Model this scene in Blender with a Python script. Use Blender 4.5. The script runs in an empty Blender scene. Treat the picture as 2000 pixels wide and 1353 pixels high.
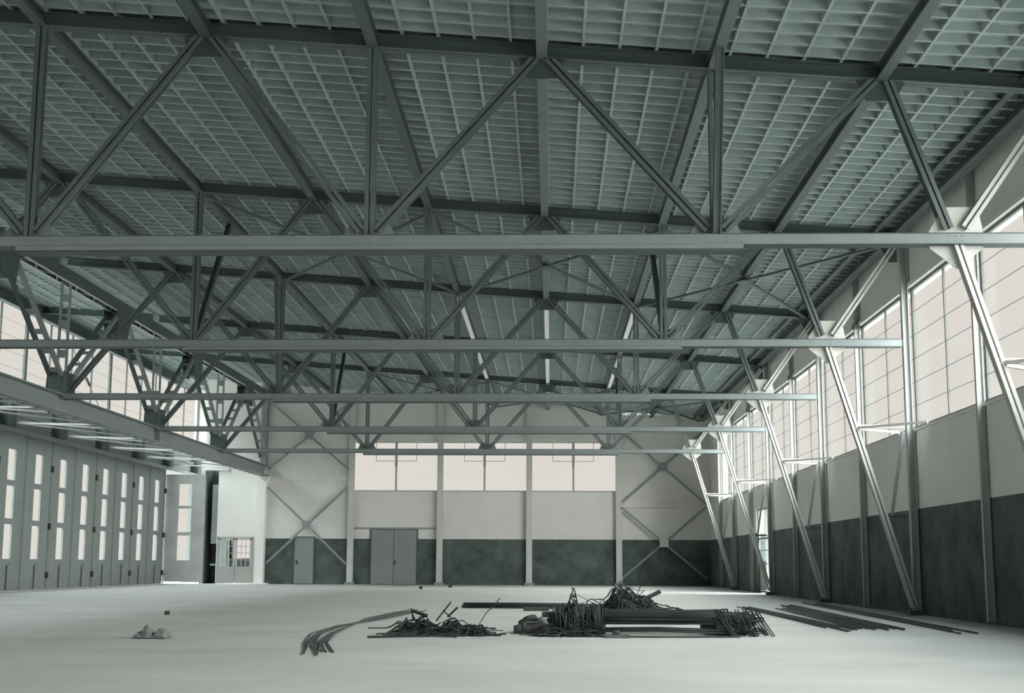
import bpy, math, random
from mathutils import Vector, Matrix
random.seed(7)
S = bpy.context.scene
COL = S.collection

# ------------------------------------------------------------------ camera
F_PX, W_PX, H_PX = 2566.26, 2000.0, 1353.0
EYE = 1.0467
r_ = Vector((0.99952533, 0.03050415, 0.0043144))
u_ = Vector((0.0004733, -0.15523077, 0.98787812))
w_ = Vector((-0.03080411, 0.98740716, 0.15517152))
cd = bpy.data.cameras.new('camera')
cam = bpy.data.objects.new('camera', cd); COL.objects.link(cam)
cam.matrix_world = Matrix(((r_.x, u_.x, -w_.x, 0), (r_.y, u_.y, -w_.y, 0), (r_.z, u_.z, -w_.z, EYE), (0, 0, 0, 1)))
cd.sensor_width = 36.0
cd.lens = F_PX / W_PX * 36.0
cd.shift_x = 3.0 / W_PX
cd.shift_y = 21.5 / W_PX
cd.clip_end = 600
S.camera = cam

# ------------------------------------------------------------------ sky, sun, exposure
wd = bpy.data.worlds.new('world'); S.world = wd; wd.use_nodes = True
bg = wd.node_tree.nodes['Background']
bg.inputs[0].default_value = (1.0, 0.955, 0.895, 1)
# overcast sky: pale near the horizon, several times brighter overhead
SKY_LOW, SKY_HIGH = 0.81, 11.0
_n = wd.node_tree.nodes; _l = wd.node_tree.links
_tc = _n.new('ShaderNodeTexCoord'); _sx = _n.new('ShaderNodeSeparateXYZ'); _mr = _n.new('ShaderNodeMapRange')
_mr.interpolation_type = 'SMOOTHSTEP'
_mr.inputs[1].default_value = 0.28; _mr.inputs[2].default_value = 0.50
_mr.inputs[3].default_value = SKY_LOW; _mr.inputs[4].default_value = SKY_HIGH
_cr = _n.new('ShaderNodeMapRange'); _cr.data_type = 'FLOAT_VECTOR'
for _k, _v in ((7, (0.28,) * 3), (8, (0.50,) * 3), (9, (1.0, 0.955, 0.895)), (10, (0.86, 1.0, 1.03))): _cr.inputs[_k].default_value = _v
_l.new(_sx.outputs['Z'], _cr.inputs[6]); _l.new(_cr.outputs[1], bg.inputs[0])
_l.new(_tc.outputs['Generated'], _sx.inputs[0]); _l.new(_sx.outputs['Z'], _mr.inputs[0]); _l.new(_mr.outputs[0], bg.inputs[1])
sd = bpy.data.lights.new('sun', 'SUN'); sd.energy = 18.0; sd.angle = math.radians(80)
sd.color = (0.97, 1.0, 0.99)
sun = bpy.data.objects.new('sun', sd); COL.objects.link(sun)
sun.rotation_euler = Vector((-0.85, 0.36, -0.24)).to_track_quat('-Z', 'Y').to_euler()
S.view_settings.view_transform = 'Standard'
S.view_settings.look = 'None'
S.view_settings.exposure = 0.0
S.view_settings.gamma = 1.0
S.view_settings.use_curve_mapping = False

# ------------------------------------------------------------------ materials
def mat(name, col, rough=0.7, var=0.12, scale=3.0, metal=0.0, bump=0.0, col2=None, zsplit=None, spec=0.3, stretch=None, var2=None, sc2=None):
    m = bpy.data.materials.new(name); m.use_nodes = True
    nt = m.node_tree; N = nt.nodes; L = nt.links
    b = N['Principled BSDF']
    b.inputs['Roughness'].default_value = rough
    b.inputs['Metallic'].default_value = metal
    b.inputs['Specular IOR Level'].default_value = spec
    g = N.new('ShaderNodeNewGeometry')
    mp = N.new('ShaderNodeMapping'); L.new(g.outputs['Position'], mp.inputs[0])
    if stretch: mp.inputs['Scale'].default_value = stretch
    def varied(c, v, sc):
        n = N.new('ShaderNodeTexNoise'); n.inputs['Scale'].default_value = sc
        n.inputs['Detail'].default_value = 6; n.inputs['Roughness'].default_value = 0.65
        L.new(mp.outputs[0], n.inputs['Vector'])
        r = N.new('ShaderNodeValToRGB'); L.new(n.outputs['Fac'], r.inputs[0])
        r.color_ramp.elements[0].position = 0.3; r.color_ramp.elements[1].position = 0.7
        r.color_ramp.elements[0].color = tuple(x * (1 - v) for x in c) + (1,)
        r.color_ramp.elements[1].color = tuple(min(1, x * (1 + v)) for x in c) + (1,)
        return r.outputs[0], n
    c1, n1 = varied(col, var, scale)
    out = c1
    if col2 is not None:
        c2, _ = varied(col2, var2 or var, sc2 or scale)
        sx = N.new('ShaderNodeSeparateXYZ'); L.new(g.outputs['Position'], sx.inputs[0])
        gt = N.new('ShaderNodeMath'); gt.operation = 'LESS_THAN'; gt.inputs[1].default_value = zsplit
        L.new(sx.outputs['Z'], gt.inputs[0])
        mx = N.new('ShaderNodeMix'); mx.data_type = 'RGBA'
        L.new(gt.outputs[0], mx.inputs[0]); L.new(c1, mx.inputs[6]); L.new(c2, mx.inputs[7])
        out = mx.outputs[2]
    L.new(out, b.inputs['Base Color'])
    if bump:
        bp = N.new('ShaderNodeBump'); bp.inputs['Strength'].default_value = bump; bp.inputs['Distance'].default_value = 0.02
        L.new(n1.outputs['Fac'], bp.inputs['Height']); L.new(bp.outputs[0], b.inputs['Normal'])
    return m

M = {}
M['steel'] = mat('painted_steel', (0.28, 0.31, 0.31), 0.55, 0.06, 2.0)
M['member'] = mat('member_steel', (0.15, 0.18, 0.18), 0.55, 0.06, 2.0)
M['frame_dark'] = mat('dark_window_frame', (0.14, 0.145, 0.14), 0.6, 0.05, 3)
M['steel_dark'] = mat('dark_steel', (0.095, 0.12, 0.12), 0.6, 0.08, 2.0)
M['steel_pale'] = mat('pale_steel', (0.62, 0.61, 0.58), 0.5, 0.05, 2.0)
M['ceiling'] = mat('ceiling_board', (0.40, 0.455, 0.45), 0.9, 0.14, 1.6)
M['rib'] = mat('ceiling_rib', (0.38, 0.43, 0.43), 0.85, 0.06, 2.0)
M['wall'] = mat('plaster_dado', (0.76, 0.745, 0.71), 0.9, 0.05, 1.2, col2=(0.095, 0.118, 0.112), zsplit=2.27, var2=0.42, sc2=1.3)
M['white'] = mat('white_plaster', (0.90, 0.88, 0.85), 0.9, 0.03, 1.2)
M['floor'] = mat('concrete_floor', (0.48, 0.465, 0.44), 0.75, 0.13, 0.45, bump=0.1, stretch=(0.8, 1.0, 1))
M['door'] = mat('door_paint', (0.27, 0.285, 0.275), 0.7, 0.06, 1.5)
M['leaf'] = mat('leaf_paint', (0.25, 0.275, 0.27), 0.7, 0.08, 1.5)
M['leaf_pale'] = mat('pale_leaf_paint', (0.45, 0.45, 0.43), 0.8, 0.16, 0.9)
M['steel_mid'] = mat('mid_grey_steel', (0.42, 0.43, 0.415), 0.5, 0.05, 2.0)
M['frame'] = mat('window_frame_paint', (0.42, 0.42, 0.40), 0.6, 0.05, 3)
M['rust'] = mat('dark_rebar', (0.03, 0.034, 0.033), 0.7, 0.25, 8)
M['rust_pale'] = mat('dusty_rebar', (0.07, 0.078, 0.075), 0.7, 0.25, 8)
M['cloth'] = mat('dusty_cloth', (0.19, 0.195, 0.19), 0.9, 0.25, 8)
M['cloth_dark'] = mat('grey_sacking', (0.12, 0.125, 0.12), 0.9, 0.3, 8)
M['brick'] = mat('dark_block', (0.07, 0.075, 0.07), 0.9, 0.2, 20)
M['ground'] = mat('outdoor_ground', (0.30, 0.30, 0.28), 0.95, 0.15, 0.3)
M['hedge'] = mat('dark_hedge', (0.012, 0.015, 0.014), 0.95, 0.3, 2)
gm = bpy.data.materials.new('window_glass'); gm.use_nodes = True
nt = gm.node_tree; nt.nodes.clear()
o_ = nt.nodes.new('ShaderNodeOutputMaterial'); mx_ = nt.nodes.new('ShaderNodeMixShader')
tr_ = nt.nodes.new('ShaderNodeBsdfTransparent'); gl_ = nt.nodes.new('ShaderNodeBsdfGlossy')
gn_ = nt.nodes.new('ShaderNodeTexNoise'); gn_.inputs['Scale'].default_value = 1.0
rm_ = nt.nodes.new('ShaderNodeMapRange'); rm_.inputs[3].default_value = 0.02; rm_.inputs[4].default_value = 0.06
nt.links.new(gn_.outputs['Fac'], rm_.inputs[0]); nt.links.new(rm_.outputs[0], mx_.inputs[0])
tr_.inputs[0].default_value = (0.98, 0.98, 0.97, 1); gl_.inputs['Roughness'].default_value = 0.15
nt.links.new(tr_.outputs[0], mx_.inputs[1]); nt.links.new(gl_.outputs[0], mx_.inputs[2]); nt.links.new(mx_.outputs[0], o_.inputs[0])
M['glass'] = gm

# ------------------------------------------------------------------ mesh helpers
def P_box(w, h): return [[(-w/2, -h/2), (w/2, -h/2), (w/2, h/2), (-w/2, h/2)]]
def P_I(w, h, t=0.018):
    return [[(-w/2, -h/2), (w/2, -h/2), (w/2, -h/2+t), (t/2, -h/2+t), (t/2, h/2-t), (w/2, h/2-t), (w/2, h/2), (-w/2, h/2), (-w/2, h/2-t), (-t/2, h/2-t), (-t/2, -h/2+t), (-w/2, -h/2+t)]]
def P_2C(w, h, gap=0.02, t=0.014):
    """two channels back to back: width w across, height h"""
    a = [(gap/2, -h/2), (w/2, -h/2), (w/2, -h/2+t), (gap/2+t, -h/2+t), (gap/2+t, h/2-t), (w/2, h/2-t), (w/2, h/2), (gap/2, h/2)]
    return [a, [(-x, y) for x, y in reversed(a)]]
def P_box2(w, h, gap):
    """two flat-faced members with a slot between them"""
    b = (w - gap) / 2
    a = [(gap/2, -h/2), (w/2, -h/2), (w/2, h/2), (gap/2, h/2)]
    return [a, [(-x, y) for x, y in reversed(a)]]

class MB:
    def __init__(s): s.v = []; s.f = []
    def bar(s, A, B, prof, up=(0, 0, 1)):
        A = Vector(A); B = Vector(B); d = (B - A).normalized(); up = Vector(up)
        if abs(d.dot(up)) > 0.98: up = Vector((0, 1, 0)) if abs(d.y) < 0.9 else Vector((1, 0, 0))
        sx = d.cross(up).normalized(); sy = sx.cross(d).normalized()
        for loop in prof:
            n = len(loop); k = len(s.v)
            for C in (A, B):
                for x, y in loop: s.v.append(C + sx * x + sy * y)
            for i in range(n):
                j = (i + 1) % n
                s.f.append((k+i, k+n+i, k+n+j, k+j))
            s.f.append(tuple(k + i for i in range(n))); s.f.append(tuple(k + n + i for i in reversed(range(n))))
        return s
    def box(s, a, b):
        x0, y0, z0 = a; x1, y1, z1 = b; k = len(s.v)
        s.v += [Vector(p) for p in ((x0, y0, z0), (x1, y0, z0), (x1, y1, z0), (x0, y1, z0), (x0, y0, z1), (x1, y0, z1), (x1, y1, z1), (x0, y1, z1))]
        s.f += [(k, k+3, k+2, k+1), (k+4, k+5, k+6, k+7), (k, k+1, k+5, k+4), (k+1, k+2, k+6, k+5), (k+2, k+3, k+7, k+6), (k+3, k, k+4, k+7)]
        return s
    def plate(s, pts, n, t):
        """flat polygon pts, thickness t along n (centred)"""
        n = Vector(n) * t / 2; k = len(s.v); m = len(pts)
        for p in pts: s.v.append(Vector(p) - n)
        for p in pts: s.v.append(Vector(p) + n)
        s.f.append(tuple(k + i for i in reversed(range(m)))); s.f.append(tuple(k + m + i for i in range(m)))
        for i in range(m):
            j = (i + 1) % m; s.f.append((k+i, k+j, k+m+j, k+m+i))
        return s
    def tube(s, pts, r, seg=6):
        pts = [Vector(p) for p in pts]; k = len(s.v)
        for i, p in enumerate(pts):
            d = (pts[min(i+1, len(pts)-1)] - pts[max(i-1, 0)]).normalized()
            up = Vector((0, 0, 1)) if abs(d.z) < 0.9 else Vector((1, 0, 0))
            a = d.cross(up).normalized(); b = a.cross(d)
            for q in range(seg):
                t = 2 * math.pi * q / seg; s.v.append(p + a * math.cos(t) * r + b * math.sin(t) * r)
        for i in range(len(pts) - 1):
            for q in range(seg):
                w = (q + 1) % seg
                s.f.append((k+i*seg+q, k+i*seg+w, k+(i+1)*seg+w, k+(i+1)*seg+q))
        s.f.append(tuple(k + q for q in reversed(range(seg)))); e = k + (len(pts) - 1) * seg
        s.f.append(tuple(e + q for q in range(seg)))
        return s
    def rivet(s, p, n, r=0.018):
        n = Vector(n).normalized(); p = Vector(p)
        up = Vector((0, 0, 1)) if abs(n.z) < 0.9 else Vector((1, 0, 0))
        a = n.cross(up).normalized(); b = a.cross(n); k = len(s.v)
        for rr, h in ((r, 0), (r * .7, r * .5)):
            for q in range(6):
                t = math.pi / 3 * q; s.v.append(p + n * h + a * math.cos(t) * rr + b * math.sin(t) * rr)
        for q in range(6): s.f.append((k+q, k+(q+1) % 6, k+6+(q+1) % 6, k+6+q))
        s.f.append(tuple(k + 6 + q for q in range(6)))
        return s
    def build(s, name, m, parent=None, smooth=False):
        me = bpy.data.meshes.new(name); me.from_pydata([tuple(v) for v in s.v], [], s.f)
        me.materials.append(M[m]); me.update()
        if smooth:
            me.polygons.foreach_set('use_smooth', [True] * len(me.polygons))
        o = bpy.data.objects.new(name, me); COL.objects.link(o)
        if parent is not None:
            o.parent = parent
            o.matrix_parent_inverse = Matrix.Translation(-parent.location)
        return o

def fixn(o):
    import bmesh
    bm = bmesh.new(); bm.from_mesh(o.data); bmesh.ops.recalc_face_normals(bm, faces=bm.faces); bm.to_mesh(o.data); bm.free(); return o
def tag(o, label=None, cat=None, group=None, kind=None):
    if label: o['label'] = label
    if cat: o['category'] = cat
    if group: o['group'] = group
    if kind: o['kind'] = kind
    return o
def empty(name, loc, label, cat, group=None):
    o = bpy.data.objects.new(name, None); COL.objects.link(o); o.location = loc
    o.empty_display_size = 0.2
    return tag(o, label, cat, group)

# ------------------------------------------------------------------ dimensions
YT = [19.535 + 9.4186 * i for i in range(6)]      # five trusses, then the back wall
YW = YT[5]                                         # back wall 66.63
XL, XR, XD = -14.6, 7.98, -19.47                   # lattice girder line, right wall, big door line
YN, YF = -9.0, 72.0                                # near end (behind the camera), far end of the side strip
ZC = 5.98                                          # top of the bottom chords
def zt(x): return 8.913 - 0.076 * x                # centre of the sloping top chords
def zc(x): return 9.16 - 0.076 * x                 # underside of the ceiling
ORD = ['nearest', 'second', 'third', 'fourth', 'fifth and farthest']
SZ, HZ = 4.01, 7.15                                # right window sill and head

# ------------------------------------------------------------------ the shell
def struct(o, label=None): return tag(o, label, None, None, 'structure')
b = MB(); b.box((XD - .35, YN - .3, -0.3), (XR + .35, YF + .3, 0.0)); struct(b.build('floor', 'floor'), 'pale grey concrete hangar floor, bare and dusty')
b = MB(); b.box((-160, -120, -0.5), (160, 260, -0.3)); struct(b.build('ground', 'ground'), 'open ground outside the hangar')

# ceiling: sloping slab with transverse steps and thin lengthwise ribs
b = MB()
x0, x1 = XD - .4, XR + .4
b.plate([(x0, YN, zc(x0) + .10), (x1, YN, zc(x1) + .10), (x1, YF + .4, zc(x1) + .10), (x0, YF + .4, zc(x0) + .10)], (0, 0, 1), 0.2)
y = YN + .1
while y < YF:
    # plank with a sloping soffit: deep on its near edge
    k = len(b.v)
    for x in (x0 + .4, x1 - .4):
        z = zc(x)
        b.v += [Vector((x, y, z + .01)), Vector((x, y, z - .13)), Vector((x, y + .05, z - .13)), Vector((x, y + .08, z - .03)), Vector((x, y + .36, z + .01))]
    for i in range(5):
        j = (i + 1) % 5; b.f.append((k+i, k+j, k+5+j, k+5+i))
    b.f.append((k, k+4, k+3, k+2, k+1)); b.f.append((k+5, k+6, k+7, k+8, k+9))
    y += 0.42
ceil = fixn(b.build('ceiling', 'ceiling')); struct(ceil, 'sloping grey ceiling of narrow ribbed boards')
b = MB(); x = x0 + .6
while x < x1 - .5:
    b.bar((x, YN, zc(x) - .08), (x, YF, zc(x) - .08), P_box(0.045, 0.11)); x += 0.565
b.build('ceiling_ribs', 'rib', ceil)

# back wall
b = MB(); W1 = YW + .3
PX = [-14.6 + 4.5 * k for k in range(6)]           # posts -14.6 -10.1 -5.6 -1.1 3.4 7.9
b.box((XL - .3, YW, 0), (-10.1, W1, 9.3)); b.box((3.4, YW, 0), (XR + .3, W1, 8.55))
b.box((-10.1, YW, 0), (3.4, W1, 4.65)); b.box((-10.1, YW, 7.18), (3.4, W1, 8.9))
b.plate([(XL - .3, YW + .15, 9.3), (-10.1, YW + .15, 9.3), (-10.1, YW + .15, zc(-10.1) + .05), (XL - .3, YW + .15, zc(XL) + .05)], (0, 1, 0), .3)
b.plate([(-10.1, YW + .15, 8.9), (3.4, YW + .15, 8.9), (-10.1, YW + .15, zc(-10.1) + .05)], (0, 1, 0), .3)
struct(fixn(b.build('wall_back', 'wall')), 'rendered back wall, pale above a dark painted dado')
for i in range(3):
    xa, xb = PX[i+1], PX[i+2]
    b = MB(); pr = P_box(.07, .06)
    yy = YW + .12
    e = struct(bpy.data.objects.new('window_%d' % (i + 1), None), 'broad high window in the back wall, %s' % ['left of the three', 'middle of the three', 'right of the three'][i])
    COL.objects.link(e); e.location = (xa, yy, 4.65)
    for z in (4.68, 7.15): b.bar((xa, yy, z), (xb, yy, z), pr)
    for x in (xa + .03, xb - .03): b.bar((x, yy, 4.65), (x, yy, 7.18), P_box(.06, .06))
    xm = (xa + xb) / 2 - .02
    b.bar((xm, yy, 4.65), (xm, yy, 7.18), P_box(.09, .09)); b.bar((xm, yy - .03, 5.9), (xm, yy - .03, 7.15), P_box(.13, .1))
    for x in (xm - 1.03, xm + 1.03): b.bar((x, yy, 6.2), (x, yy, 7.15), P_box(.03, .03))
    b.bar((xm - 1.03, yy, 6.2), (xm + 1.03, yy, 6.2), P_box(.03, .03))
    b.build('window_frame', 'frame', e)
    MB().box((xa, yy - .004, 4.66), (xb, yy + .004, 7.17)).build('window_pane', 'glass', e)

# right wall, with a glazed door between the third and fourth columns
DY0, DY1, DZ = 48.45, 51.75, 3.2
b = MB(); X2 = XR + .3
b.box((XR, YN, 0), (X2, DY0, SZ)); b.box((XR, DY1, 0), (X2, YW, SZ)); b.box((XR, DY0, DZ), (X2, DY1, SZ))
b.box((XR - .05, YN, SZ - .06), (XR + .002, YW, SZ))
b.box((XR, YN, HZ), (X2, YW + .3, 8.62)); b.box((XR, (YT[4] + YW) / 2 + .1, SZ), (X2, YW, HZ))
b.box((XR - .06, YN, HZ), (XR + .002, YW, HZ + .10))
struct(b.build('wall_right', 'wall'), 'rendered right wall, pale above a dark painted dado')
half = [YN] + [0.7, 5.4, 10.116, 14.826]
for i in range(5): half += [YT[i], (YT[i] + YT[i+1]) / 2 + (.1 if i == 4 else 0)]
for i in range(len(half) - 1):
    ya, yb = half[i], half[i+1]; xx = XR + .06
    e = struct(bpy.data.objects.new('window_%d' % (i + 11), None)); COL.objects.link(e); e.location = (xx, ya, SZ)
    if i >= 4:
        e['label'] = 'tall small-paned window, number %d from the near end of the right wall' % (i - 3)
    b = MB()
    for z in (SZ + .03, HZ - .03): b.bar((xx, ya, z), (xx, yb, z), P_box(.06, .06))
    n = max(2, round((yb - ya) / 2.355))
    for k in range(n + 1):
        yk = ya + (yb - ya) * k / n + (.036 if k == 0 else -.036 if k == n else 0)
        b.bar((xx, yk, SZ), (xx, yk, HZ), P_box(.045, .05))
    z = SZ + .52
    while z < HZ - .2:
        b.bar((xx, ya, z), (xx, yb, z), P_box(.010, .010)); z += .52
    b.build('window_frame', 'frame_dark', e)
    MB().box((xx + .004, ya, SZ + .02), (xx + .010, yb, HZ - .02)).build('window_pane', 'glass', e)
# door_1 glazed side door
e = struct(bpy.data.objects.new('door_1', None), 'glazed side door with a transom, in the right wall'); COL.objects.link(e); e.location = (XR + .1, DY0, 0)
b = MB(); xx = XR + .1
for yk in (DY0 + .04, (DY0 + DY1) / 2, DY1 - .04): b.bar((xx, yk, 0), (xx, yk, DZ), P_box(.05, .06))
for z in (.05, 2.05, DZ - .04): b.bar((xx, DY0, z), (xx, DY1, z), P_box(.06, .07))
for z in (.6, 1.1, 1.6): b.bar((xx, DY0, z), (xx, DY1, z), P_box(.025, .025))
b.build('door_frame', 'door', e)
MB().box((xx, (DY0 + DY1) / 2 + .04, .1), (xx + .05, DY1 - .06, 1.2)).build('door_panel', 'leaf_pale', e)
MB().box((xx + .01, DY0 + .05, .1), (xx + .015, DY1 - .05, DZ - .06)).build('door_pane', 'glass', e)

# left side strip: wall beyond the folding doors, fascia over them and high glazing
RZ = 5.80
b = MB()
b.box((XD - .3, YN, 0), (XD, 43.6, RZ)); b.box((XD - .3, YN, RZ), (XD, YF, 6.9))
b.box((XD - .3, YN, 10.30), (XD, YF, zc(XD) + .05)); b.box((XD - .3, 71.4, 0), (XD, YF, RZ))
struct(b.build('wall_left', 'leaf'), 'fascia and wall on the left over the big folding doors')
gy = [YN, 4.0, 16.0, 28.5, 38.37, 47.79, 57.21, 66.2, YF]
for i in range(8):
    ya, yb = gy[i], gy[i+1]; xx = XD - .1
    e = struct(bpy.data.objects.new('window_%d' % (i + 31), None)); COL.objects.link(e); e.location = (xx, ya, 6.9)
    if i >= 4: e['label'] = 'high glazing over the left folding doors, bay %d from the near end' % (i - 3)
    b = MB()
    for z in (6.94, 10.26): b.bar((xx, ya, z), (xx, yb, z), P_box(.08, .07))
    n = max(2, round((yb - ya) / 2.36))
    for k in range(n + 1):
        yk = ya + (yb - ya) * k / n
        b.bar((xx, yk + (.062 if k == 0 else -.062 if k == n else 0), 6.9), (xx, yk + (.062 if k == 0 else -.062 if k == n else 0), 10.3), P_box(.09 if k in (0, n) else .06, .06))
    z = 7.45
    while z < 10.1:
        b.bar((xx, ya, z), (xx, yb, z), P_box(.008, .008)); z += .56
    b.build('window_frame', 'frame_dark', e)
    MB().box((xx - .010, ya, 6.92), (xx - .004, yb, 10.28)).build('window_pane', 'glass', e)
# far end of the side strip
NX0, NX1 = -17.62, -16.92
b = MB(); b.box((XD - .3, YF, 0), (NX0, YF + .25, 10.2)); b.box((NX0, YF, RZ), (-16.7, YF + .25, 10.2)); struct(b.build('wall_far', 'wall'), 'end wall of the door pocket')
b = MB(); b.box((NX0 - .05, YW + .2, 0), (NX0 + .05, YW + 1.7, RZ)); b.box((NX1 + .02, YW + .25, 0), (NX1 + .10, YW + 1.6, RZ)); b.box((NX0, YW + 1.6, 0), (NX1 + .1, YW + 1.7, RZ)); struct(b.build('trim_1', 'steel_dark'), 'dark recess beside the white end wall')
b = MB(); b.box((-17.30, YW + .35, 2.0), (-16.98, YW + .42, 5.0)); b.box((-17.30, YW + .35, .9), (-16.98, YW + .40, 1.0)); struct(b.build('trim_2', 'steel'), 'narrow grey board standing in the dark recess')

# near end, behind the camera
b = MB(); b.box((XD - .3, YN - .3, 0), (XR + .3, YN, 10.9))
struct(b.build('wall_front', 'wall'))

# ------------------------------------------------------------------ back wall posts, braces, doors
for k in range(1, 5):
    nm = ['first', 'second', 'third', 'fourth'][k-1]
    e = empty('wall_post', (PX[k], YW - .1, 0), 'pale steel post against the back wall, %s from the left' % nm, 'post', 'posts along the back wall')
    x = PX[k]; b = MB()
    b.bar((x, YW - .12, .12), (x, YW - .12, zc(x) - .1), P_I(.30, .20, .02), up=(0, 1, 0)); b.build('shaft', 'steel_pale', e)
    MB().box((x - .24, YW - .30, 0), (x + .24, YW, .12)).build('base_plate', 'steel', e)
# corner column at the left
e = empty('corner_column', (XL - .05, YW - .25, 0), 'stout white column with flared head carrying the riveted beam end', 'column')
b = MB(); b.box((-14.86, YW - .45, 0), (-14.42, YW, 5.0)); b.box((-15.2, YW - .55, -.0), (-14.2, YW, .06))
b.plate([(-14.86, YW - .22, 5.0), (-14.42, YW - .22, 5.0), (-14.22, YW - .22, 5.35), (-14.86, YW - .22, 5.35)], (0, 1, 0), .45)
fixn(b.build('shaft', 'white', e))
b = MB(); b.bar((-14.6, YW - .2, 5.95), (-14.6, YW - .2, 10.1), P_I(.30, .28, .03), up=(0, 1, 0)); b.build('upper_post', 'steel', e)

def cross(xa, xb, za, zb, lab, centre=True):
    e = empty('wall_brace', (xa, YW - .2, za), lab, 'brace', 'crossed braces on the back wall')
    for i, (z0, z1) in enumerate(((za, zb), (zb, za))):
        yy = YW - .17 - .07 * i
        MB().bar((xa, yy, z0), (xb, yy, z1), P_box(.05, .10), up=(0, 0, 1)).build('brace_bar', 'steel', e)
    xm, zm = (xa + xb) / 2, (za + zb) / 2
    g = MB().plate([(xm - .22, YW - .28, zm - .2), (xm + .22, YW - .28, zm - .2), (xm + .22, YW - .28, zm + .2), (xm - .22, YW - .28, zm + .2)], (0, 1, 0), .02)
    if centre: g.build('gusset', 'steel_pale' if zm < 4 and xa > 0 else 'steel', e)
cross(-14.35, -10.28, 1.02, 4.85, 'crossed steel brace low on the back wall at the left, over the single door')
cross(-14.35, -10.25, 5.75, 9.2, 'crossed steel brace high on the back wall at the left corner')
cross(3.52, 7.75, .34, 3.88, 'crossed steel brace low on the back wall at the right corner')
cross(3.52, 7.75, 4.05, 7.75, 'crossed steel brace high on the back wall at the right corner')
for (xa, xb, z, lab) in ((-14.35, -10.2, 5.3, 'horizontal rail between the two left crossed braces'), (3.5, 7.8, 3.97, 'horizontal rail between the two right crossed braces')):
    tag(MB().bar((xa, YW - .05, z), (xb, YW - .05, z), P_box(.10, .22)).build('wall_rail', 'wall'), lab, 'rail')
tag(MB().box((-9.95, YW - .06, 2.76), (-5.75, YW, 2.84)).build('lintel_rail', 'steel'), 'thin dark rail over the wide double door of the back wall', 'rail')

def flush_door(name, xs, z, lab, hx):
    e = struct(bpy.data.objects.new(name, None), lab); COL.objects.link(e); e.location = (xs[0], YW - .1, 0)
    b = MB(); b.box((xs[0] - .06, YW - .05, 0), (xs[0], YW, z + .06)); b.box((xs[-1], YW - .05, 0), (xs[-1] + .06, YW, z + .06)); b.box((xs[0], YW - .05, z), (xs[-1], YW, z + .06)); b.build('door_frame', 'steel_dark', e)
    for i in range(len(xs) - 1):
        MB().box((xs[i] + .012, YW - .08, .03), (xs[i+1] - .012, YW - .005, z)).build('door_leaf', 'door', e)
    h = MB().box((hx - .03, YW - .10, .98), (hx + .03, YW - .08, 1.2)); h.tube([(hx, YW - .10, 1.1), (hx, YW - .15, 1.1), (hx + .12, YW - .15, 1.1)], .014); h.build('door_handle', 'rust', e)
flush_door('door_2', (-12.93, -11.95), 2.31, 'single grey door under the left crossed brace of the back wall', -12.8)
flush_door('door_3', (-9.06, -7.91, -6.76), 2.72, 'wide grey double door in the back wall', -7.85)

# glazed double door in the white end wall
e = struct(bpy.data.objects.new('door_4', None), 'glazed double door in the white end wall at the left'); COL.objects.link(e); e.location = (-16.85, YW - .05, 0)
b = MB()
for x in (-16.83, -15.06): b.box((x - .04, YW - .08, 0), (x + .04, YW, 2.32))
b.box((-16.87, YW - .08, 2.28), (-15.02, YW, 2.34)); b.build('door_frame', 'frame', e)
for (xa, xb) in ((-16.79, -15.96), (-15.93, -15.10)):
    b = MB(); b.box((xa, YW - .07, .03), (xb, YW - .02, .86))
    b.box((xa, YW - .07, .86), (xa + .09, YW - .02, 2.27)); b.box((xb - .09, YW - .07, .86), (xb, YW - .02, 2.27)); b.box((xa, YW - .07, 2.2), (xb, YW - .02, 2.27))
    for z in (1.19, 1.53, 1.87): b.box((xa, YW - .06, z - .014), (xb, YW - .03, z + .014))
    for t in (1/3, 2/3):
        x = xa + .09 + (xb - xa - .18) * t; b.box((x - .012, YW - .06, .86), (x + .012, YW - .03, 2.2))
    lf = b.build('door_leaf', 'leaf_pale', e)
    MB().box((xa + .09, YW - .048, .86), (xb - .09, YW - .042, 2.2)).build('door_pane', 'glass', lf)
# the white end wall, with the opening of that door
b = MB()
b.box((NX1, YW, 0), (-16.79, YW + .25, 2.28)); b.box((-15.10, YW, 0), (XL - .3, YW + .25, 2.28))
b.box((NX1, YW, 2.28), (XL - .3, YW + .25, RZ - .05)); b.box((NX0, YW, RZ - .05), (XL - .3, YW + .25, 10.2))
b.plate([(NX0, YW + .125, 10.2), (XL - .3, YW + .125, 10.2), (XL - .3, YW + .125, zc(XL) + .03), (NX0, YW + .125, zc(NX0) + .03)], (0, 1, 0), .25)
b.box((NX0 - .15, YW - .12, RZ - .10), (-16.4, YW + .05, RZ + .02))
struct(fixn(b.build('wall_annex', 'white')), 'white plastered end wall of the side strip')
# outside behind that door
hb = MB()
for i in range(70):
    x = -22.5 + i * .075 + random.uniform(-.1, .1); r = random.uniform(.2, .35); yy = 82 + random.uniform(-.5, .5); z = random.uniform(.75, 1.05)
    hb.box((x - r, yy - r, -.3), (x + r, yy + r, z + r))
tag(hb.build('hedge', 'hedge'), 'low dark hedge outside, seen through the glazed double door', 'hedge')
hb = MB()  # made-up dark clump, darkens the glass of the left leaf
for i in range(46):
    x = random.choice((-21.45, -21.2, -21.0, -20.4)) + random.uniform(-.10, .10); z = random.uniform(.5, 2.9); r = random.uniform(.08, .16)
    hb.box((x - r, 83.5, -.3), (x + r, 84.2, z))
tag(hb.build('added_dark_clump', 'hedge'), 'dark clump added outside to darken the left leaf of the glazed door', 'added clump')

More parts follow.
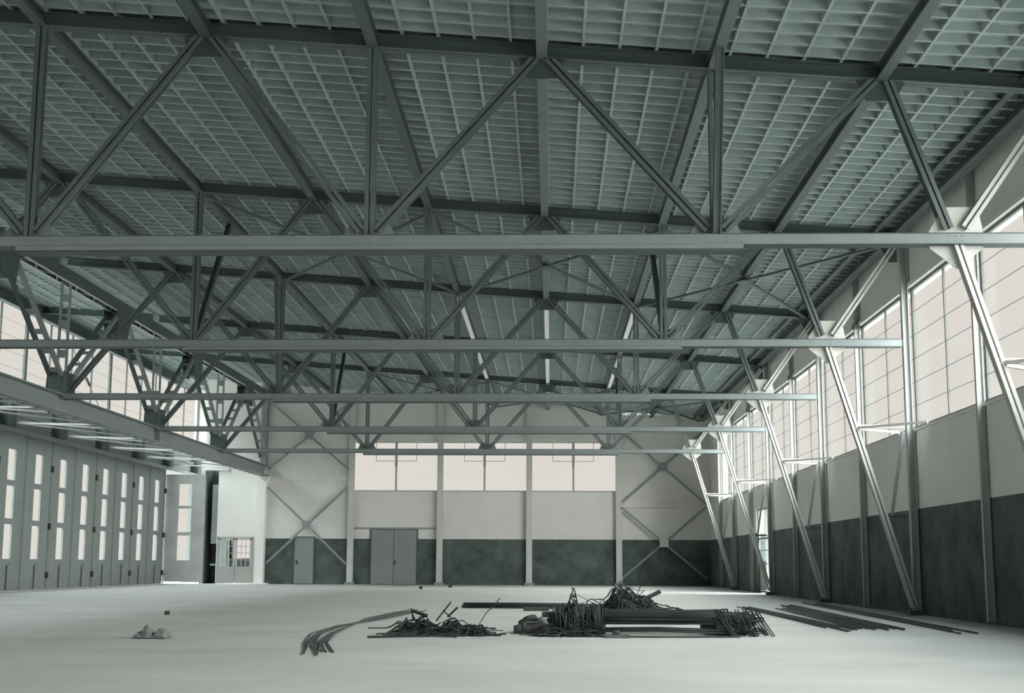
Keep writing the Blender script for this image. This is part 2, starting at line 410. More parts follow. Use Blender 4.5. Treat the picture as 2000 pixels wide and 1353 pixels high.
# ------------------------------------------------------------------ folding doors on the left
LW = 2.52; L0 = 53.05
e = empty('door_rail', (XD + .1, 43.6, RZ), 'long grey track beam over the folding doors on the left', 'rail')
MB().box((XD - .05, 40, RZ - .16), (XD + .28, 71.6, RZ)).build('track_beam', 'steel', e)
MB().box((XD, 40, 6.28), (XD + .16, 71.6, 6.42)).build('upper_rail', 'steel', e)
for yy in (45.8, 50.8, 55.8, 60.8, 65.6, 70.8):
    MB().box((XD, yy - .28, RZ), (XD + .42, yy + .28, 6.75)).build('hanger_bracket', 'steel_dark', e)
cnt = ['fifth from the far end', 'fourth from the far end', 'third from the far end', 'second from the far end', 'farthest one']
for k in range(-4, 5):
    ya, yb = L0 + LW * k, L0 + LW * (k + 1)
    lab = 'tall grey folding door leaf with three narrow panes, ' + (cnt[k] if k >= 0 else ['sixth', 'seventh', 'eighth', 'ninth'][-k-1] + ' from the far end')
    e = empty('folding_door_leaf', (XD + .05, ya, 0), lab, 'door', 'folding door leaves on the left')
    xa, xb = XD + .02, XD + .09
    wa, wb = ya + .88, ya + 1.58
    Z = [.006, 1.15, 2.38, 2.58, 3.75, 3.95, 5.06, RZ - .17]
    b = MB(); b.box((xa, ya + .015, Z[0]), (xb, wa, Z[7])); b.box((xa, wb, Z[0]), (xb, yb - .015, Z[7]))
    for i in (0, 2, 4, 6): b.box((xa, wa, Z[i]), (xb, wb, Z[i+1]))
    for yy in (ya + .02, yb - .08): b.box((xb, yy, Z[0]), (xb + .025, yy + .06, Z[7]))
    pn = b.build('panel', 'leaf', e)
    for i in (1, 3, 5): MB().box((xa + .02, wa, Z[i]), (xa + .026, wb, Z[i+1])).build('pane', 'glass', e)
    MB().tube([(xb + .04, ya + 1.25, .05), (xb + .04, ya + 1.25, .92), (xb + .07, ya + 1.38, .95)], .022).build('bolt_rod', 'steel_dark', e)
    if k % 2 == 0:
        for z in (.55, 2.4, 4.6): MB().box((xb, yb - .10, z - .12), (xb + .06, yb + .10, z + .12)).build('hinge', 'rust', e)
# the leaf turned towards the camera at the end of the row
e = empty('turned_door_leaf', (-19.35, 65.76, 0), 'pale mottled door leaf with three wide panes, turned to face the hall', 'door')
xa, xb, wa, wb = -19.44, -17.35, -18.68, -18.02; ya, yb = 65.72, 65.80
Z = [.10, 1.16, 2.38, 2.55, 3.72, 3.86, 4.95, 5.42]
b = MB(); b.box((xa, ya, Z[0]), (wa, yb, Z[7])); b.box((wb, ya, Z[0]), (xb, yb, Z[7]))
for i in (0, 2, 4, 6): b.box((wa, ya, Z[i]), (wb, yb, Z[i+1]))
b.build('panel', 'leaf_pale', e)
for i in (1, 3, 5): MB().box((wa, ya + .03, Z[i]), (wb, ya + .036, Z[i+1])).build('pane', 'glass', e)
for x in (xa + .1, xb - .1): MB().box((x - .03, ya + .02, 0), (x + .03, ya + .06, .11)).build('guide_pin', 'steel_dark', e)

# ------------------------------------------------------------------ roof trusses
BOT = [2.51, -2.78, -8.05]
TOP = [5.08, -.14, -5.42, -11.3]
KN = 6.12
for n in range(5):
    y = YT[n]
    e = empty('roof_truss', (XL, y, ZC), '%s of the five steel roof trusses crossing the hall' % ORD[n], 'roof truss', 'roof trusses across the hall')
    # bottom chord: smooth channels back to back, riveted
    b = MB(); b.bar((XL + .1, y, ZC - .075), (7.74, y, ZC - .075), P_box2(.26, .15, .03))
    for xg in BOT + [KN, 7.4]:
        cnt_ = 8 if xg in BOT else 3
        for i in range(cnt_):
            for dz in (.035, -.04): b.rivet((xg - .05 * cnt_ + i * .11, y - .13, ZC - .075 + dz), (0, -1, 0), .012)
    for i in range(20):
        for dz in (.035, -.04): b.rivet((XL + .6 + i * 1.12, y - .13, ZC - .075 + dz), (0, -1, 0), .010)
    b.build('bottom_chord', 'steel', e)
    b = MB(); b.bar((-8.2, y, ZC - .192), (2.9, y, ZC - .192), P_box2(.32, .062, .03)); b.build('cover_strip', 'steel', e)
    b = MB(); b.bar((XL + .1, y, ZC + .006), (7.74, y, ZC + .006), P_box(.28, .012)); b.bar((XL + .1, y, ZC - .156), (7.74, y, ZC - .156), P_box(.255, .012)); b.bar((-8.2, y, ZC - .237), (2.9, y, ZC - .237), P_box(.30, .028)); b.build('flange_shade_plate', 'steel_dark', e)  # dark plates: flange edges plus painted shade in the gap and underside
    b = MB(); b.bar((XL, y, zt(XL)), (7.85, y, zt(7.85)), P_2C(.24, .22)); b.build('top_chord', 'steel_dark', e)
    def dg(A, B, w=.13, h=.15, nm='diagonal', m='steel', slot=.035):
        MB().bar(A, B, P_box2(w, h, slot), up=(0, 1, 0)).build(nm, m, e)
    B_ = ZC + .03
    seq = [(XL + .2, B_)]; 
    nodes_b = [-14.45] + BOT[::-1] + [KN]; nodes_t = TOP[::-1]
    for i, xt in enumerate(nodes_t):
        for xb_ in (nodes_b[i], nodes_b[i+1]):
            sgn = 1 if xt > xb_ else -1
            # members: slotted double angles laid with the slot facing the camera
            MB().bar((xb_ + .12 * sgn, y, B_ + .06), (xt - .10 * sgn, y, zt(xt) - .10), P_2C(.15, .16, .03), up=(0, 1, 0)).build('diagonal', 'member', e)
    for xb_ in BOT:
        MB().bar((xb_, y, B_), (xb_, y, zt(xb_) - .1), P_2C(.16, .14, .03), up=(0, 1, 0)).build('post', 'member', e)
    # braces running lengthwise from the lower nodes up to the roof beams
    for xb_, dy in {0: ((2.51, -.9),), 1: ((2.51, 2.9), (-8.05, 2.9)), 2: ((-8.05, -.9),), 3: ((2.51, 2.9), (-8.05, 2.9)), 4: ()}[n]:
        MB().bar((xb_, y + (.08 if dy > 0 else -.08), B_), (xb_, y + dy, zc(xb_) - .3), P_2C(.14, .12, .03), up=(1, 0, 0)).build('sway_brace', 'steel_dark' if dy > 0 else 'member', e)
    for xb_ in BOT:
        MB().plate([(xb_ - .42, y, ZC - .02), (xb_ + .42, y, ZC - .02), (xb_ + .28, y, ZC + .26), (xb_ - .28, y, ZC + .26)], (0, 1, 0), .02).build('gusset', 'steel', e)
    for xt in TOP:
        z = zt(xt); MB().plate([(xt - .42, y, z), (xt + .42, y, z - .03), (xt + .22, y, z - .42), (xt - .22, y, z - .42)], (0, 1, 0), .02).build('gusset', 'steel_dark', e)
    g = MB().plate([(5.72, y + .01, ZC - .2), (6.12, y + .01, ZC - .52), (6.52, y + .01, ZC - .2), (6.52, y + .01, 6.1), (6.46, y + .01, 6.42), (5.95, y + .01, 6.42), (5.72, y + .01, 6.05)], (0, 1, 0), .025)
    for (rx, rz) in ((5.95, 6.3), (6.05, 6.15), (6.4, 6.3), (6.4, 6.15), (6.0, 5.6), (6.2, 5.6)): g.rivet((rx, y - .003, rz), (0, -1, 0), .016)
    fixn(g.build('knee_gusset', 'steel_pale', e))

# ------------------------------------------------------------------ braced columns of the right wall
for n in range(5):
    y = YT[n]; near = ['nearest', 'second', 'third', 'fourth', 'fifth'][n]
    e = empty('braced_column', (7.84, y, 0), '%s braced column on the right wall, with its long raking strut' % near, 'column', 'braced columns on the right wall')
    MB().bar((7.86, y, .1), (7.86, y, 8.42), P_I(.15, .15, .02), up=(1, 0, 0)).build('shaft', 'steel_mid', e)
    MB().box((7.66, y - .2, 0), (7.98, y + .2, .1)).build('base_plate', 'steel_dark', e)
    MB().bar((KN, y, ZC - .1), (7.80, y, .16), P_2C(.14, .17, .03), up=(0, 1, 0)).build('raking_strut', 'steel_pale', e)
    MB().bar((6.25, y, 6.08), (7.68, y, 8.12), P_2C(.14, .17, .03), up=(0, 1, 0)).build('knee_brace', 'steel_pale', e)
    MB().plate([(7.2, y, 8.42), (7.74, y, 8.42), (7.74, y, 7.75), (7.55, y, 7.75)], (0, 1, 0), .03).build('head_gusset', 'steel_dark', e)
    MB().bar((6.64, y, 4.06), (7.74, y, 4.06), P_2C(.08, .07, .02), up=(0, 1, 0)).build('strut', 'steel_pale', e)
    for dy in (-1.15, 1.15):
        MB().bar((6.68, y + .04 * (1 if dy > 0 else -1), 4.02), (7.93, y + dy, 4.04), P_box(.05, .05)).build('stay', 'steel_pale', e)
    MB().bar((7.72, y, 3.95), (7.40, y, 2.12), P_box(.06, .08), up=(0, 1, 0)).build('tie_bar', 'steel', e)
    MB().bar((7.24, y, 2.10), (7.74, y, 2.10), P_box(.05, .06), up=(0, 1, 0)).build('lower_strut', 'steel_dark', e)
for i in range(-1, 5):
    y = YT[0] - 4.709 if i < 0 else (YT[i] + YT[i+1]) / 2
    lab = 'slim pale post on the right wall ' + ('before the nearest braced column' if i < 0 else 'between the %s and %s braced columns' % (['nearest', 'second', 'third', 'fourth', 'fifth'][i], ['second', 'third', 'fourth', 'fifth', 'corner'][i]) if i < 4 else 'between the fifth braced column and the back corner')
    e = empty('slim_wall_post', (7.9, y, 0), lab, 'post', 'slim posts of the right wall')
    MB().bar((7.89, y, .05), (7.89, y, 8.42), P_I(.09, .14, .014), up=(1, 0, 0)).build('shaft', 'steel_mid', e)
    MB().box((7.80, y - .09, HZ - .08), (7.98, y + .09, HZ + .06)).build('head_block', 'steel_dark', e)
tag(MB().bar((7.62, YN, 8.36), (7.62, YW - .02, 8.36), P_I(.24, .28, .02)).build('eaves_beam', 'steel_dark'), 'dark eaves beam running along the top of the right wall', 'beam')
tag(MB().bar((7.25, YN, 8.47), (7.25, YW - .02, 8.47), P_I(.12, .14, .02)).build('eaves_purlin', 'steel_dark'), 'thin purlin just inside the dark eaves beam at right', 'beam')

# ------------------------------------------------------------------ purlins under the ceiling
pl = [(5.08, 'over the right side, next to the eaves'), (2.51, 'second in from the right wall'), (-.14, 'over the middle of the hall'), (-2.78, 'just left of the middle of the hall'),
      (-5.42, 'third left of the middle of the hall'), (-8.05, 'over the left part of the hall'), (-11.3, 'nearest to the lattice girder')]
for x, w in pl:
    z = zc(x) - .07 - .17
    e = empty('purlin', (x, 0, z), 'long lengthwise roof beam ' + w, 'beam', 'lengthwise roof beams')
    MB().bar((x, YN, z - .02), (x, YW - .02, z - .02), P_I(.17, .20, .02)).build('beam', 'member' if x in (-.14, 2.51) else 'steel_dark', e)
    if x in (-.14, -2.78, 2.51):  # white strips paint bright reflected light onto the beam undersides
        MB().box((x - .07, YT[2] + .4, z - .15), (x + .07, YT[3] - .9, z - .125)).build('glint_strip', 'white', e)
        MB().box((x - .07, YT[3] + .4, z - .15), (x + .07, YT[4] - .9, z - .125)).build('glint_strip', 'white', e)

# crossed bracing in the roof plane
bay = ['between the nearest and second trusses', 'between the second and third trusses', 'between the third and fourth trusses', 'between the fourth and fifth trusses', 'between the fifth truss and the back wall']
for n in (1, 4):
    for (xa, xb, w) in ((2.51, 7.5, 'right'), (-2.78, 2.51, 'middle'), (-8.05, -2.78, 'left')):
        ya, yb = YT[n] + .15, YT[n+1] - .15
        e = empty('roof_brace', ((xa + xb) / 2, (ya + yb) / 2, zt((xa + xb) / 2)), 'thin crossed brace under the roof %s, %s panel' % (bay[n], w), 'brace', 'crossed braces under the roof')
        xm, ym = (xa + xb) / 2, (ya + yb) / 2
        for i, (p, q) in enumerate((((xa, ya), (xb, yb)), ((xb, ya), (xa, yb)))):
            MB().bar((p[0], p[1], zt(p[0]) - .12 - .06 * i), (q[0], q[1], zt(q[0]) - .12 - .06 * i), P_box(.09, .05)).build('brace_bar', 'steel_dark', e)
        MB().plate([(xm - .25, ym, zt(xm) - .21), (xm, ym - .25, zt(xm) - .21), (xm + .25, ym, zt(xm) - .21), (xm, ym + .25, zt(xm) - .21)], (0, 0, 1), .02).build('gusset', 'steel_dark', e)

# ------------------------------------------------------------------ lattice girder and riveted beam on the left
e = empty('lattice_girder', (XL, 10, 9.4), 'deep lattice girder with laddered diagonals above the riveted beam on the left', 'girder')
for s in (-.19, .19):
    MB().bar((XL + s, 8, 9.52), (XL + s, YW - .2, 9.52), P_box(.07, .34)).build('top_chord', 'steel_dark', e)
    MB().bar((XL + s * .82, 8, 9.335), (XL + s * .82, YW - .2, 9.335), P_box(.07, .02)).build('chord_flange', 'steel_pale', e)
b = MB(); y = 30.0; s = 1
while y < YW - .8:
    b.bar((XL - .15 * s, y, 9.345), (XL + .15 * s, y + .8, 9.345), P_box(.04, .012)); s = -s; y += .8
b.build('lacing', 'steel', e)
def ladder(A, B):
    A = Vector(A); B = Vector(B); d = B - A
    for s in (-.17, .17):
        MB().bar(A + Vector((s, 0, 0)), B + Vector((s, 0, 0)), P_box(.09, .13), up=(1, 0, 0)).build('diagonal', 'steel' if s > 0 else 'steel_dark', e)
    m = MB(); n = 6
    for i in range(1, n + 1):
        c = A + d * (i / (n + .6)); dd = d.normalized() * .10
        m.plate([c - dd + Vector((-.17, 0, 0)), c - dd + Vector((.17, 0, 0)), c + dd + Vector((.17, 0, 0)), c + dd + Vector((-.17, 0, 0))], (0, 1, 0), .09)
    fixn(m.build('batten', 'steel', e))
nodes = [YT[0] - 9.4186 + 9.4186 * i for i in range(7)]
for i, y in enumerate(nodes):
    if i < 6:
        ym = (y + nodes[i+1]) / 2
        ladder((XL, ym - .2, 9.35), (XL, y + .25, 6.35)); ladder((XL, ym + .2, 9.35), (XL, nodes[i+1] - .25, 6.35))
        MB().box((XL - .19, ym - .34, 8.55), (XL + .19, ym + .34, 9.33)).build('node_block', 'steel_dark', e)
        for s in (-.235, .235):
            MB().plate([(XL + s, ym - .75, 9.5), (XL + s, ym + .75, 9.5), (XL + s, ym + .45, 8.45), (XL + s, ym - .45, 8.45)], (1, 0, 0), .02).build('gusset', 'steel_dark', e)
    if i < 6:
        for s in (-.13, .13): MB().bar((XL + s, y, 6.2), (XL + s, y, 9.5), P_box(.06, .08)).build('post', 'steel', e)
        m = MB()
        for z in (7.2, 8.1, 8.9): m.box((XL - .13, y - .03, z - .12), (XL + .13, y + .03, z + .12))
        m.build('batten', 'steel', e)
        for s in (-.24, .24):
            MB().plate([(XL + s, y - .55, 5.95), (XL + s, y + .55, 5.95), (XL + s, y + .45, 6.62), (XL + s, y - .45, 6.62)], (1, 0, 0), .02).build('gusset', 'steel_dark', e)
        MB().box((XL - .22, y - .50, 5.96), (XL + .22, y + .50, 6.58)).build('node_block', 'steel_dark', e)
e = empty('riveted_beam', (XL, 10, 5.7), 'long riveted plate beam under the lattice girder on the left', 'beam')
MB().bar((XL, 8, 5.68), (XL, YW - .05, 5.68), P_I(.46, .54, .035)).build('web_and_flanges', 'steel', e)
b = MB()
for i in range(16):
    for j in range(7): b.rivet((XL + .018, 47.9 + i * .16, 5.47 + j * .07), (1, 0, 0), .014)
b.build('rivets', 'steel_dark', e)
b = MB()
for y in (YT[1], YT[3] + .0): b.box((XL + .018, y - .02, 5.45), (XL + .22, y + .02, 5.91))
b.build('stiffener', 'steel', e)
b = MB(); y = 30.0; s = 1
while y < YW - .8:
    b.bar((XL - .17 * s, y, 5.385), (XL + .17 * s, y + .5, 5.385), P_box(.06, .015)); s = -s; y += .5
b.build('lacing', 'steel', e)
# annex rafters and the flat wind girder between beam and door track
for n in range(-1, 5):
    y = YT[0] - 9.4186 if n < 0 else YT[n]
    tag(MB().bar((XL - .25, y, zt(XL) + .1), (XD + .02, y, zt(XD) + .0), P_I(.14, .26, .02)).build('side_rafter', 'steel_dark'),
        'short rafter over the left strip, ' + (['level with the nearest truss', 'level with the second truss', 'level with the third truss', 'level with the fourth truss', 'level with the fifth truss'][n] if n >= 0 else 'in front of the nearest truss'), 'rafter', 'rafters of the side strip')
ys = [36.0 + 5.0 * k for k in range(8)]
e = empty('wind_girder', (-17, 36, 5.95), 'flat zigzag girder between the riveted beam and the door track', 'girder')
for i in range(len(ys) - 1):
    ya, yb = ys[i], min(ys[i+1], 71); ym = (ya + yb) / 2
    if ym > 64: break
    MB().bar((XD + .46, ya, 5.93), (XL - .26, ym, 5.60), P_box(.035, .05)).build('diagonal', 'steel_pale', e)
    MB().bar((XL - .26, ym, 5.60), (XD + .46, yb, 5.93), P_box(.035, .05)).build('diagonal', 'steel_pale', e)
    MB().bar((XD + .46, yb - .02, 5.97), (XL - .26, yb - .02, 5.66), P_box(.035, .05)).build('crossbar', 'steel_pale', e)
# tie rods across the left glazing
for (ya, za, yb, zb, lab) in ((51.0, 10.34, 57.0, 6.88, 'thin slanting tie rod across the left glazing, nearer one'), (60.6, 10.34, 66.6, 6.88, 'thin slanting tie rod across the left glazing, farther one')):
    d = Vector((0, yb - ya, zb - za)); A = Vector((XD + .015, ya, za))
    e = empty('tie_rod', A, lab, 'tie rod')
    MB().tube([A, A + d], .022).build('rod', 'steel', e); MB().tube([A + d * .48, A + d * .56], .06).build('turnbuckle', 'steel_dark', e)
tag(MB().bar((XD + .45, 24, 10.22), (XD + .45, YW - .3, 10.22), P_I(.22, .42, .03)).build('shade_beam', 'steel_dark'), 'dark beam added as the shade under the roof edge above the left glazing', 'rail')  # added dark beam, stands for the shade above the glazing

# ------------------------------------------------------------------ things lying on the floor
def rod(name, pts, r, m, label, group, cat='steel rod'):
    return tag(MB().tube(pts, r, 6).build(name, m, None, True), label, cat, group)
rnd = random.uniform
# main bundle of reinforcing rods
for i in range(64):
    lay = i // 16; y = 20.35 + (i % 16) * .135 + rnd(-.05, .05); z = .17 + lay * .045 + rnd(-.008, .008)
    xa, xb = .12 + rnd(-.25, .45), 3.0 + rnd(-.5, .25)
    sag = rnd(.0, .03)
    rod('steel_rod', [(xa, y, z), (xa + (xb - xa) * .3, y + rnd(-.03, .03), z - sag), (xa + (xb - xa) * .7, y + rnd(-.04, .04), z - sag), (xb, y + rnd(-.06, .06), z - rnd(0, .03))], rnd(.011, .017), 'rust', 'dark reinforcing rod in the %s layer of the big raised bundle' % ('lowest', 'second', 'third', 'top')[lay], 'rods of the %s layer of the big raised bundle' % ('lowest', 'second', 'third', 'top')[lay])
for i in range(8):
    y = 19.95 + i * .05 + rnd(-.02, .02); z = .05 + rnd(0, .05)
    rod('steel_rod', [(.3 + rnd(-.2, .3), y, z), (1.6, y + rnd(-.05, .05), z + .015), (3.0 + rnd(-.3, .2), y, z - .02)], .014, 'rust', 'dark rod in the low layer just before the big raised bundle', 'rods of the low front layer')
rod('steel_rod', [(.25, 19.5, .013), (1.5, 19.45, .013), (2.75, 19.6, .013)], .012, 'rust', 'single dark rod lying on the floor in front of the big bundle', 'loose rods')
# supports under it
for (x, w) in ((.75, 'left'), (2.55, 'right')):
    b = MB().box((x - .07, 20.2, 0), (x + .07, 22.4, .145)); tag(b.build('timber_bearer', 'brick'), 'dark timber under the big rod bundle, %s one' % w, 'timber')
# bent stirrups leaning on the right end of the bundle
for i in range(22):
    x = 2.42 + (i % 11) * .062 + rnd(-.02, .02); y = 19.85 + rnd(-.05, .45); t = rnd(.28, .40); lean = rnd(.05, .22)
    wdt = rnd(.035, .06)
    rod('bent_stirrup', [(x, y + .2, t), (x + lean * .5, y + .1, t * .5), (x + lean, y, .012), (x + lean + wdt, y, .012), (x + lean * .5 + wdt, y + .12, t * .5), (x + wdt, y + .22, t)], .0095, 'rust', 'thin bent stirrup leaning on the right end of the big bundle', 'stirrups at the right end of the bundle', 'stirrup')
for i in range(3):
    x = 2.75 + i * .1; rod('bent_stirrup', [(x, 20.0, .19), (x + .36 - i * .08, 19.95, .23), (x + .37 - i * .08, 20.0, .27), (x, 20.1, .25), (x, 20.0, .19)], .011, 'rust', 'closed stirrup sticking out to the right of the big bundle', 'stirrups sticking out', 'stirrup')
# upright stirrups hanging at the left end
for i in range(26):
    x = .02 + (i % 13) * .058 + rnd(-.02, .02); y = 20.0 + rnd(-.1, .5); t = rnd(.3, .46)
    rod('bent_stirrup', [(x, y, rnd(.01, .1)), (x + rnd(-.03, .03), y, t * .6), (x + rnd(-.04, .04), y + .05, t), (x + .05, y + .05, t + .02), (x + .06 + rnd(-.03, .03), y, .05)], .0095, 'rust' if i % 4 else 'rust_pale', 'thin bent stirrup standing at the left end of the big bundle', 'stirrups at the left end of the bundle', 'stirrup')

def tangle(name, c, rx, ry, rz, n, label, sticks=(), r=.009, m='rust', seg=9, core=.75):
    e = empty(name, (c[0], c[1], 0), label, 'wire heap')
    ph = [rnd(0, 6.28) for _ in range(6)]
    def hmap(x, y):
        """uneven height of the heap at unit coordinates"""
        q = x * x + y * y; a = math.atan2(y, x)
        edge = 1 + .18 * math.sin(3 * a + ph[0]) + .12 * math.sin(5 * a + ph[1])
        t = max(0, 1 - q / edge)
        return (t ** .8) * (.62 + .22 * math.sin(5.1 * x + ph[2]) + .20 * math.sin(9.7 * x + ph[3]) + .12 * math.sin(7 * y + ph[4]))
    b = MB()
    for i in range(n):
        a = rnd(0, 2 * math.pi); rr = math.sqrt(rnd(0, 1)) * .95
        px, py = math.cos(a) * rr, math.sin(a) * rr
        p = Vector((c[0] + px * rx, c[1] + py * ry, max(.01, hmap(px, py) * rz * rnd(.5, 1.15)))); d = Vector((rnd(-1, 1), rnd(-1, 1) * .6, rnd(-.25, .45))).normalized()
        pts = [p.copy()]; st = rnd(.025, .075) * (rx + .35)
        wild = rnd(0, 1) < .12
        for k in range(seg - 1):
            w = .18 if wild else .5
            d = (d + Vector((rnd(-w, w), rnd(-w, w), rnd(-w, w * .8)))).normalized(); p = p + d * st
            top = hmap((p.x - c[0]) / rx, (p.y - c[1]) / ry) * rz
            p.z = min(max(p.z, .012), top + (.16 * rz + .05 if wild else .03)); pts.append(p.copy())
        b.tube(pts, r * rnd(.7, 1.3), 4)
    b.build('tangled_wire', m, e)
    # the packed inside of the heap
    bm_ = MB(); nx, ny = 26, 14
    for j in range(ny + 1):
        for i in range(nx + 1):
            x, y = (2 * i / nx - 1) * 1.1, (2 * j / ny - 1) * 1.1
            bm_.v.append(Vector((c[0] + x * rx, c[1] + y * ry, .003 + hmap(x, y) * rz * core * rnd(.8, 1.1))))
    for j in range(ny):
        for i in range(nx):
            k = j * (nx + 1) + i; bm_.f.append((k, k + 1, k + nx + 2, k + nx + 1))
    # keep only the raised patches so that no flat skirt lies on the floor
    bm_.f = [f for f in bm_.f if max(bm_.v[q].z for q in f) > .012]
    bm_.build('packed_scrap', m, e)
    for s in sticks: MB().tube(s[0], s[1], 5).build('stick', s[2] if len(s) > 2 else m, e)
    return e
tangle('wire_heap', (.26, 20.5), .36, .5, .62, 260, 'dark wire tangle piled on the left end of the big rod bundle', core=.7)
tangle('wire_heap', (1.55, 28.2), .95, .8, .62, 420, 'large dark heap of tangled wire behind the big rod bundle',
       sticks=[([(1.5, 28, .2), (1.62, 28.0, .58)], .018), ([(1.62, 28, .58), (1.9, 28.0, .28)], .018), ([(1.25, 28, .25), (1.62, 28, .58)], .010), ([(1.75, 28, .3), (1.88, 28, .62)], .009),
               ([(1.9, 27.9, .32), (2.28, 27.9, .50)], .045, 'rust_pale'), ([(.55, 28, .42), (.95, 28, .20)], .007), ([(.9, 28, .1), (1.2, 28, .42)], .007)], core=.8)
tangle('wire_heap', (.95, 27.4), .7, .5, .16, 120, 'low strip of tangled wire left of the large heap', core=.6)
tangle('wire_heap', (-1.78, 20.0), .62, .38, .26, 230, 'dark heap of scrap wire with sticks, left of the rod bundle',
       sticks=[([(-2.42, 19.2, .01), (-2.2, 19.4, .17), (-2.1, 19.5, .24)], .018), ([(-2.05, 20, .2), (-2.1, 20, .36), (-1.85, 20, .27)], .03), ([(-1.72, 20, .2), (-1.5, 20, .48)], .012), ([(-1.55, 20, .26), (-1.40, 20, .40)], .016),
               ([(-1.5, 20, .25), (-1.62, 20, .36)], .010), ([(-1.05, 19.6, .0), (-1.05, 19.6, .18), (-.95, 19.7, .34), (-.82, 19.8, .46), (-.76, 19.8, .55)], .008),
               ([(-2.6, 18.9, .02), (-1.9, 19.0, .03), (-1.2, 19.1, .04)], .016), ([(-1.1, 19.3, .03), (-.72, 19.3, .035)], .014), ([(-1.66, 19.2, .02), (-1.35, 19.2, .01), (-1.38, 19.2, .07)], .010)], core=.75)
tangle('wire_heap', (-1.22, 19.9), .34, .35, .17, 120, 'small loose wire heap just right of the stick heap', core=.45)
tangle('wire_heap', (2.86, 20.9), .36, .5, .42, 90, 'knotted wire on the right end of the big rod bundle', core=.15)

tangle('wire_heap', (.12, 19.75), .42, .22, .17, 130, 'low tangle of wire on the floor before the sacks and the left rod ends', r=.007, core=.3)
# rods lying across, behind at the left
for i in range(16):
    y = 31.6 + (i % 8) * .11; z = .03 + (i // 8) * .06
    rod('steel_rod', [(-2.2 + rnd(0, .25), y + 0.3, z), (-.9, y + .1, z + rnd(0, .02)), (.75 + rnd(-.3, .3), y, z)], .026, 'rust', 'dark rod in the bundle lying behind, reaching left of the wire tangle', 'rods of the rear bundle')
tag(MB().box((-.62, 30.1, 0), (-.05, 30.4, .08)).build('wood_offcut', 'brick'), 'dark wood offcut under the right end of the rear rods', 'wood')
# bent fan of rods at the left
line = [(15.6, -2.75), (17.6, -3.10), (19.9, -3.37), (22.4, -3.45), (25.2, -3.35), (28.6, -3.15), (30.6, -3.02)]
for i in range(9):
    f = (i / 8 - .5); tw = rnd(-.12, .12); tw2 = rnd(-.14, .14); cut = rnd(0, 1)
    pts = []
    for k, (yy, xx) in enumerate(line):
        sp = (.36, .30, .30, .16, .36, .42, .46)[k]
        pts.append((xx + f * sp * (1 if k < 4 else -1) + (tw if k in (2, 3) else tw2 if k > 3 else 0) * .5, yy + (rnd(-.4, .4) if k == 0 else -cut * 1.8 if k == 6 else 0), .013 + .003 * (i % 4)))
    rod('steel_rod', pts, .0095, 'rust_pale', 'long bent rod in the narrow fan on the floor at left of the heaps', 'rods of the bent fan')
# rods along the right wall; closest row added to darken the shadowed floor strip
for g, (xa, ya, xb, yb, w) in enumerate(((4.62, 33.0, 4.60, 21.8, 'row farthest from it'), (5.38, 32.4, 5.0, 21.9, 'second row from the middle of the hall'), (5.95, 35.0, 5.46, 22.3, 'third row out'), (6.95, 37.0, 6.30, 21.0, 'row closest to it, added for the shadow streak'))):
    for i in range(6):
        o = i * .07; a = rnd(-1, .6); c = rnd(-.5, 1.2)
        rod('long_bar', [(xa + o + rnd(-.05, .05), ya + a, .02), ((xa + xb) / 2 + o + rnd(-.03, .03), (ya + yb) / 2, .025), (xb + o + rnd(-.03, .03), yb + c, .02)], .013, 'rust_pale', 'long dark floor bar by the right wall, ' + w, 'bars ' + w, 'steel bar')
# rolled sacks at the left end of the bundle
def lump(name, c, rx, ry, rz, m, label, rot=0, parent=None, cat='sack'):
    b = MB(); nu, nv = 18, 10; ca, sa = math.cos(rot), math.sin(rot)
    for v in range(nv + 1):
        t = -math.pi / 2 + math.pi * v / nv
        for u in range(nu):
            a = 2 * math.pi * u / nu; f = 1 + .10 * math.sin(3 * a + v * .7) + .08 * math.sin(7 * a + 1.3 * v) + rnd(-.11, .11)
            x, y, z = math.cos(t) * math.cos(a) * rx * f, math.cos(t) * math.sin(a) * ry * f, math.sin(t) * rz * f
            x = max(-rx * .95, min(rx * .95, x * 1.2))
            b.v.append(Vector((c[0] + x * ca - z * sa, c[1] + y, max(.0, c[2] + x * sa + z * ca))))
    for v in range(nv):
        for u in range(nu):
            w = (u + 1) % nu; b.f.append((v*nu+u, v*nu+w, (v+1)*nu+w, (v+1)*nu+u))
    o = b.build(name, m, parent, True)
    if label: tag(o, label, cat)
    return o
lump('rolled_sack', (-.27, 20.6, .085), .17, .10, .085, 'cloth', 'pale rolled sack lying left of the big rod bundle', .05)
lump('rolled_sack', (-.34, 20.9, .13), .17, .13, .11, 'brick', 'dark rolled sack behind the pale rolled sack', .3)
lump('rolled_sack', (-.08, 20.35, .12), .17, .09, .055, 'cloth', 'grey sack slumped against the left end of the rods', -.95)
lump('rolled_sack', (-.50, 20.6, .05), .08, .10, .07, 'brick', 'small dark bundle at the far left of the sacks', 0)
lump('rolled_sack', (.04, 19.9, .04), .20, .13, .055, 'cloth_dark', 'flat grey sack in front of the left end of the rods', 0)
b = MB(); 
for k in range(4): b.box((-.14, 20.55, .24 + k * .022), (.06, 20.75, .254 + k * .022))
tag(b.build('slat_stack', 'rust_pale'), 'small stack of slats on the sacks at the left end', 'slats')
e = empty('wooden_block', (.98, 19.35, 0), 'flat wooden block with a lump on it, before the big rod bundle', 'block')
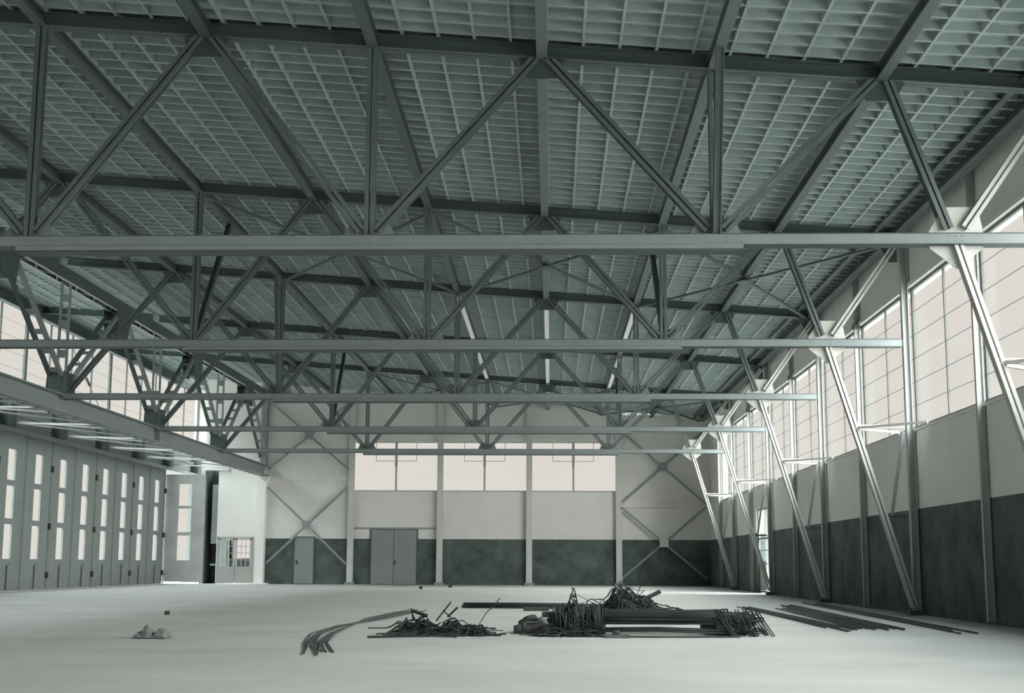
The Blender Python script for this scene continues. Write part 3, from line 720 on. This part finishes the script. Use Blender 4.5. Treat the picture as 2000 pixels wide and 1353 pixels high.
MB().box((.78, 19.28, 0), (1.13, 19.42, .05)).build('board', 'cloth_dark', e); lump('lump', (.94, 19.35, .07), .06, .05, .035, 'brick', None, 0, e)
# crumpled cloth at the left
def cloth():
    b = MB(); nx, ny = 36, 16
    for j in range(ny + 1):
        for i in range(nx + 1):
            u, v = i / nx, j / ny
            x = -5.82 + .46 * u + .02 * math.sin(9 * v); y = 18.45 + .34 * v
            fold = math.sin(11 * u + 4 * v + 2 * math.sin(6 * v))
            h = .165 * math.exp(-((u - .36) / .12) ** 2) * (.55 + .45 * math.sin(math.pi * min(1, v + .1)))
            h += .125 * math.exp(-abs((u - .80) / .16) ** 3) * (.7 + .3 * math.sin(math.pi * v)) + .055 * math.exp(-((u - .1) / .12) ** 2)
            h += .020 * fold + .012 * math.sin(23 * u - 9 * v)
            edge = min(1, 6 * min(u, 1 - u), 5 * min(v, 1 - v))
            b.v.append(Vector((x, y, .006 + max(0, h) * min(1, edge * 1.6) + rnd(0, .006))))
    for j in range(ny):
        for i in range(nx):
            k = j * (nx + 1) + i; b.f.append((k, k + 1, k + nx + 2, k + nx + 1))
    o = b.build('crumpled_cloth', 'cloth', None, True)
    m = o.modifiers.new('thick', 'SOLIDIFY'); m.thickness = .008; m.offset = 1
    return o
tag(cloth(), 'crumpled grey cloth lying alone on the floor at the left', 'cloth')
def blk(c, s, lab, m='brick'):
    b = MB(); k = s / 2
    b.plate([(c[0] - k, c[1] - k, s * .4), (c[0] + k, c[1] - k, s * .4), (c[0] + k * .9, c[1] + k, s * .42), (c[0] - k, c[1] + k * .9, s * .4)], (0, 0, 1), s * .8)
    b.box((c[0] - k * .7, c[1] - k * .6, s * .79), (c[0] + k * .6, c[1] + k * .6, s * .88))
    tag(fixn(b.build('stone_block', m)), lab, 'block')
blk((-7.78, 26.9), .09, 'tiny dark block on the bare floor behind the cloth')
blk((-4.48, 59.2), .17, 'small dark block on the floor before the second back post')
blk((-5.42, 55.4), .14, 'flat dark fragment on the floor below the wide double door')
